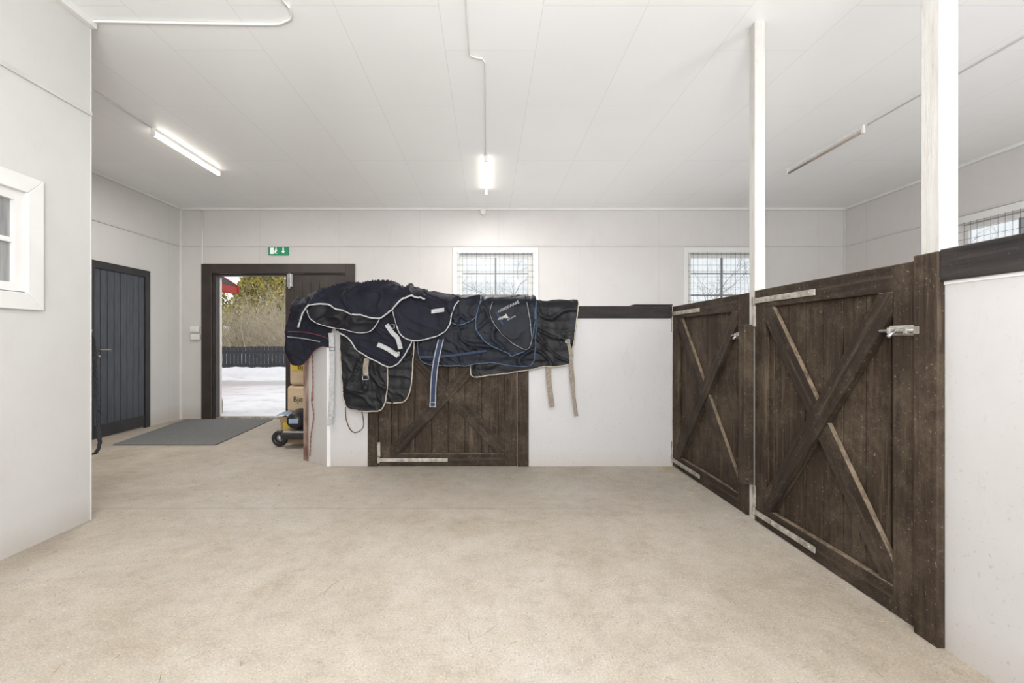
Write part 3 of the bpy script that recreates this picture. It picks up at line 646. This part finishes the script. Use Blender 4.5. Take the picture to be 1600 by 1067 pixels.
o=drape('horse_rug',[(466,512),(473,490),(481,478),(500,473),(520,480),(545,489),(570,494),(592,496),(612,484),(625,470),(642,463),(664,462)],4.02,[(466,.07),(480,.13),(498,.19),(530,.212),(565,.225),(600,.218),(618,.19),(635,.20),(652,.18),(664,.155)],'navy','pgrey',seed=12,label='navy horse rug with silver binding heaped on top of pile',amp=.012,pr=.008,th=.016,yb=4.45,crease=.042,jit=.01)
# ------------------------------------------------------------ stacked bags, cart
for k in range(4):
    z0=-.04+.318*k; off=(.0,-.015,.015,-.01)[k]
    r=root('shavings_bale',(-2.07,5.75,z0),'tan and yellow plastic-wrapped bale of bedding shavings','bale',group='stacked bedding bales')
    x0,x1,y0,y1=-2.335+off,-1.80+off,5.5,5.95
    o=box('wrapped_bale',x0,x1,y0,y1,z0+.004,z0+.312,'bag',r,bevel=.035)
    for p in o.data.polygons: p.use_smooth=True
    if k%2==0 or k==3: box('printed_band',x0+.03,x1-.03,y0-.004,y0+.004,z0+.17,z0+.27,'yellow',r,bevel=.002)
    text('lettering','Bjø',.085,'ink',(x0+.06+(.02 if k%2 else .04),y0-.006,z0+(.19 if k!=1 else .13)),(math.pi/2,0,0),r)
r=root('cardboard_carton',(-2.1,5.42,-.03),'brown cardboard carton with yellow print under blue plastic','carton')
box('carton_body',-2.33,-1.95,5.3,5.49,-.03,.26,'card',r,bevel=.006); box('printed_label',-2.30,-2.1,5.296,5.30,.1,.2,'yellow',r)
box('carton_flap',-2.33,-1.95,5.28,5.30,.2,.262,'card',r,bevel=.003)
V=[];Fa=[]
n=9
for i in range(n):
    for j_ in range(n):
        x=-2.35+.4*i/(n-1); y=5.25+.22*j_/(n-1); V.append((x,y,.285+.025*noise.noise(Vector((x*14,y*14,1)))+.02*math.sin(i*1.7)))
for i in range(n-1):
    for j_ in range(n-1): Fa.append((i*n+j_,(i+1)*n+j_,(i+1)*n+j_+1,i*n+j_+1))
o=tag(mo('plastic_sheet',V,Fa,'blue',smooth=True),'crumpled pale blue plastic sheet lying on carton','plastic sheet'); o.modifiers.new('t','SOLIDIFY').thickness=.006
r=root('wheeled_cart',(-2.05,5.15,-.03),'small black cart with rubber wheels beside stall end','cart')
for (x,y) in ((-2.25,5.10),(-1.85,5.10)):
    pts=[(x+.062*math.cos(a*math.pi/10),y,.062+.062*math.sin(a*math.pi/10)) for a in range(21)]
    tube('wheel',pts,.026,'blk',r,10); tube('wheel_hub',[(x,y-.02,.062),(x,y+.02,.062)],.03,'steel',r,14)
box('cart_tray',-2.2,-1.8,4.98,5.24,.07,.13,'blk',r,bevel=.015); box('cart_lid',-2.18,-1.8,5.0,5.22,.13,.16,'steel',r,bevel=.01)
r=root('bucket',(-2.06,5.1,.16),'black bucket lying on its side on cart','bucket')
V=[];Fa=[]
prof=[(.0,.001),(.0,.075),(.03,.085),(.2,.10),(.21,.108),(.215,.098),(.19,.092),(.03,.075),(.02,.001)]
for k,(d,rr) in enumerate(prof):
    for s in range(20): a=2*math.pi*s/20; V.append((-2.06+rr*math.cos(a),5.0+d,.265+rr*math.sin(a)))
for k in range(len(prof)-1):
    for s in range(20): s2=(s+1)%20; Fa.append((k*20+s,k*20+s2,(k+1)*20+s2,(k+1)*20+s))
mo('bucket_body',V,Fa,'blk',r,smooth=True)
box('bucket_label',-2.11,-2.01,4.992,4.999,.24,.29,'blue',r,bevel=.002)
# ------------------------------------------------------------ straw on floor
V=[];Fa=[]
def straw(x,y,l,a,wd):
    n=4; k=len(V); cz=random.uniform(-1,1)*2.0
    for i in range(n):
        t=i/(n-1); aa=a+cz*t*l*2; px=x+math.cos(aa)*l*t; py=y+math.sin(aa)*l*t; z_=zf(py)+.002
        nx,ny=-math.sin(aa)*wd,math.cos(aa)*wd
        V.append((px-nx,py-ny,z_)); V.append((px+nx,py+ny,z_)); V.append((px,py,z_+.0015))
    for i in range(n-1):
        b0=k+i*3;b1=b0+3
        Fa.extend([(b0,b0+2,b1+2,b1),(b0+2,b0+1,b1+1,b1+2)])
for i in range(1000):
    y=1.2+2.95*random.random()**.8
    x=random.uniform(-2.4,1.6) if random.random()<.6 else random.choice([1.6-abs(random.gauss(0,.15)),random.uniform(-2.4,1.6)])
    straw(x,y,random.uniform(.006,.034),random.uniform(0,6.28),random.uniform(.0006,.0011))
for i in range(90): straw(1.62-abs(random.gauss(0,.06)),4.2-abs(random.gauss(0,.12)),random.uniform(.03,.08),random.uniform(0,6.28),.0014)
for x,y in ((-1.08,1.62),(-.06,1.80),(-.7,2.2)):
    for q_ in range(2): straw(x+random.uniform(-.03,.03),y+random.uniform(-.03,.03),random.uniform(.06,.12),random.uniform(0,6.28),.0011)
tag(mo('scattered_straw',V,Fa,'straw',org=Vector((0,2,0))),'loose straw stalks scattered over the concrete','straw','stuff')
# ------------------------------------------------------------ yard outside
n=30; V=[];Fa=[]
for i in range(n+1):
    for j_ in range(n+1):
        x=-30+60*i/n; y=YB+.16+40*j_/n; V.append((x,y,-.10+(.05*noise.noise(Vector((x*.5,y*.5,0))) if y>9 else 0)))
for i in range(n):
    for j_ in range(n): Fa.append((i*(n+1)+j_,(i+1)*(n+1)+j_,(i+1)*(n+1)+j_+1,i*(n+1)+j_+1))
tag(mo('snowy_yard',V,Fa,'snow',smooth=True),'yard covered in trodden slushy snow','ground','structure')
V=[];Fa=[]; na,nb=60,12
for i in range(na+1):
    for j_ in range(nb+1):
        x=-14+10*i/na; t=j_/nb; y=15.9+1.5*t; e=min(1,i/6,(na-i)/6)
        V.append((x,y,-.14+e*math.sin(math.pi*t)**.7*(.30+.16*noise.noise(Vector((x*.9,y*.9,3)))+.05*noise.noise(Vector((x*4,y*4,3))))))
for i in range(na):
    for j_ in range(nb): Fa.append((i*(nb+1)+j_,(i+1)*(nb+1)+j_,(i+1)*(nb+1)+j_+1,i*(nb+1)+j_+1))
tag(mo('snow_bank',V,Fa,'bank',smooth=True),'low ploughed bank of clean white snow before the fence','snow bank')
r=root('picket_fence',(-9,17.6,-.1),'dark grey vertical board fence standing in the snow','fence')
L=[]
x=-14.0
while x<-5: L.append((x,x+.12,17.58,17.60,-.08,.88+.03*random.random())); x+=.142
boxes('picket',L,'fence',r); boxes('fence_rail',[(-14,-5,17.6,17.65,.15,.23),(-14,-5,17.6,17.65,.65,.73)],'fence',r)
def grow(V,Fa,p,d,L,rad,depth,spread,sides=3,up=.15):
    n=4; pts=[p]; q_=p.copy(); dd=d.copy()
    for i in range(n):
        dd=(dd+Vector((random.gauss(0,.16),random.gauss(0,.16),random.gauss(0,.1)+up*.3))).normalized(); q_=q_+dd*L/n; pts.append(q_.copy())
    v,f=tubegeo(pts,rad,sides,rad*.45); k=len(V); V+=v; Fa+=[tuple(i+k for i in z_) for z_ in f]
    if depth>0:
        for c in range(random.choice((3,4,4))):
            i=random.randint(1,n); bd=(dd+Vector((random.gauss(0,spread),random.gauss(0,spread),random.gauss(.1,spread*.6)))).normalized()
            grow(V,Fa,pts[i],bd,L*random.uniform(.5,.8),rad*.5,depth-1,spread,sides,up)
for (cx,cy,hh,cnt) in ((-10.7,20.3,1.6,24),(-9.4,21.0,1.5,24),(-12.6,20.6,1.6,18),(-8.1,20.0,1.45,22),(-10.0,22.6,1.8,22)):
    V=[];Fa=[]
    for i in range(cnt):
        a=random.uniform(0,6.28); grow(V,Fa,Vector((cx+random.gauss(0,.3),cy+random.gauss(0,.2),-.1)),Vector((math.cos(a)*.5,math.sin(a)*.35,.9)).normalized(),hh*random.uniform(.8,1.25),.026,3,.6,up=.1)
    tag(mo('bare_bush',V,Fa,'twig',org=Vector((cx,cy,-.1))),'leafless beige shrub behind the fence','bush')['group']='bare shrubs'
for (cx,cy,hh,dp) in ((.9,22.0,2.6,5),(-2.6,29.0,2.9,5),(9.4,20,2.6,5),(13.5,27,2.9,5),(19,18.5,2.7,5),(15.0,11.5,2.2,5)):
    V=[];Fa=[]; grow(V,Fa,Vector((cx,cy,-.1)),Vector((0,0,1)),hh,.07,dp,.75,3,.1)
    tag(mo('bare_tree',V,Fa,'bark',org=Vector((cx,cy,-.1))),'leafless winter tree against overcast sky','tree')['group']='bare winter trees'
for (cx,cy,hh,rr) in ((-12.6,26.5,6.0,2.0),(-17.0,27.5,6.5,1.8),(-10.2,29.2,6.6,2.0)):
    r=root('conifer',(cx,cy,-.1),'yellow-green evergreen shrub tree','tree',group='evergreens')
    tube('trunk',[(cx,cy,-.1),(cx,cy,hh*.8)],.1,'bark',r)
    V=[];Fa=[]
    for i in range(11000):
        h=random.uniform(.08,1); a=random.uniform(0,6.28); R=rr*(1-h**4)*(.85+.35*noise.noise(Vector((math.cos(a)*2,math.sin(a)*2,h*6))))*random.uniform(.6,1.08)
        p=Vector((cx+R*math.cos(a),cy+R*math.sin(a),h*hh)); s=.13; k=len(V)
        u=Vector((random.gauss(0,1),random.gauss(0,1),random.gauss(0,1))).normalized()*s; w2=u.orthogonal().normalized()*s*.5
        V+=[p-w2,p+w2,p+u+w2*.3,p+u-w2*.3]; Fa.append((k,k+1,k+2,k+3))
    mo('foliage',V,Fa,'leaf',r,org=Vector((cx,cy,0)))
r=root('red_barn',(-9.2,11.5,-.1),'red painted wooden outbuilding with white trim','building')
L=[]
x=-11.0
while x<-7.6: L.append((x,x+.14,10.0,10.03,-.1,2.6)); x+=.15
boxes('board_wall',L+[(-11.0,-7.45,10.03,13,-.1,2.6)],'red',r)
prism('gable_roof',[(-6.95,2.52),(-9.2,3.95),(-11.5,2.52),(-11.5,2.62),(-9.2,4.07),(-6.95,2.62)],lambda u,z_,t:(u,t,z_),9.7,13.1,'roof',r)
prism('bargeboard',[(-6.93,2.42),(-9.2,3.86),(-9.2,4.02),(-6.93,2.60)],lambda u,z_,t:(u,t,z_),9.66,9.7,'red',r)
prism('soffit',[(-6.93,2.60),(-6.93,2.42),(-7.0,2.40),(-7.45,2.60),(-7.45,2.78)],lambda u,z_,t:(u,t,z_),9.7,13.05,'red',r)
prism('bargeboard',[(-6.9,2.40),(-9.2,3.86),(-9.2,4.05),(-6.9,2.62)],lambda u,z_,t:(u,t,z_),13.05,13.12,'red',r)
box('corner_board',-7.55,-7.44,12.9,13.02,-.1,2.5,'white',r)
# ------------------------------------------------------------ lighting
w=bpy.data.worlds.new('overcast'); bpy.context.scene.world=w; w.use_nodes=True
nt=w.node_tree; bg=nt.nodes['Background']; tc=nt.nodes.new('ShaderNodeTexCoord'); sp=nt.nodes.new('ShaderNodeSeparateXYZ')
nt.links.new(tc.outputs['Generated'],sp.inputs[0]); r=nt.nodes.new('ShaderNodeValToRGB'); r.color_ramp.elements[0].color=(.88,.90,.92,1); r.color_ramp.elements[1].color=(.94,.96,1,1)
nt.links.new(sp.outputs[2],r.inputs[0]); nt.links.new(r.outputs[0],bg.inputs[0]); bg.inputs[1].default_value=1.2
def area(name,loc,rot,sx,sy,power,col):
    l=bpy.data.lights.new(name,'AREA'); l.shape='RECTANGLE'; l.size=sx; l.size_y=sy; l.energy=power; l.color=col
    o=bpy.data.objects.new(name,l); COL.objects.link(o); o.location=loc; o.rotation_euler=rot; return o
cool=(.945,.972,1)
area('rear_opening_fill',(.8,YF+.1,1.35),(math.radians(90),0,0),4.6,2.5,98,cool)  # added fill light, unseen, set just inside the rear opening
area('rear_ceiling_fill',(0.0,-.8,1.7),(math.radians(122),0,0),1.4,1.0,155,cool)  # added fill behind the camera, tilted up to brighten ceiling and back wall
area('rear_ceiling_fill',(3.4,-.6,1.6),(math.radians(125),0,0),1.2,1.0,66,cool)  # second added fill of the same sort, over the right side
area('hidden_ceiling_fill',(1.2,5.6,.3),(math.radians(180),0,0),2.4,1.8,22,cool)  # unseen lamp added behind the partition to brighten the far ceiling
area('hidden_ceiling_fill',(3.5,3.0,.3),(math.radians(180),0,0),1.8,1.4,11,cool)  # unseen lamp added behind the stall doors, also for the ceiling
for i,(x,y) in enumerate(((-.9,.3),(1.0,-1.2),(3.6,.9),(-1.0,-2.0))):
    fixture(x,y-.57,y+.57,True,'lit fluorescent batten added out of view for fill light')
    area('tube_light',(x,y,ZC-.1),(0,0,0),.06,1.1,16,(.98,.99,1))  # these battens and their area lamps are added out of view as fill
for x,y in ((-3.13,4.95),(-.018,5.62)): area('tube_light',(x,y,ZC-.081),(0,0,0),.018,1.0,38,(1,.97,.93))
# ------------------------------------------------------------ camera
cam=bpy.data.cameras.new('camera'); co=bpy.data.objects.new('camera',cam); COL.objects.link(co)
co.location=(0,0,H); co.rotation_euler=(math.pi/2,0,0)
cam.sensor_width=36; cam.lens=F*36/1600; cam.shift_x=38/1600; cam.shift_y=-1.5/1600; cam.clip_start=.02; cam.clip_end=200
bpy.context.scene.camera=co
vs=bpy.context.scene.view_settings; vs.view_transform='Standard'; vs.look='None'; vs.exposure=0
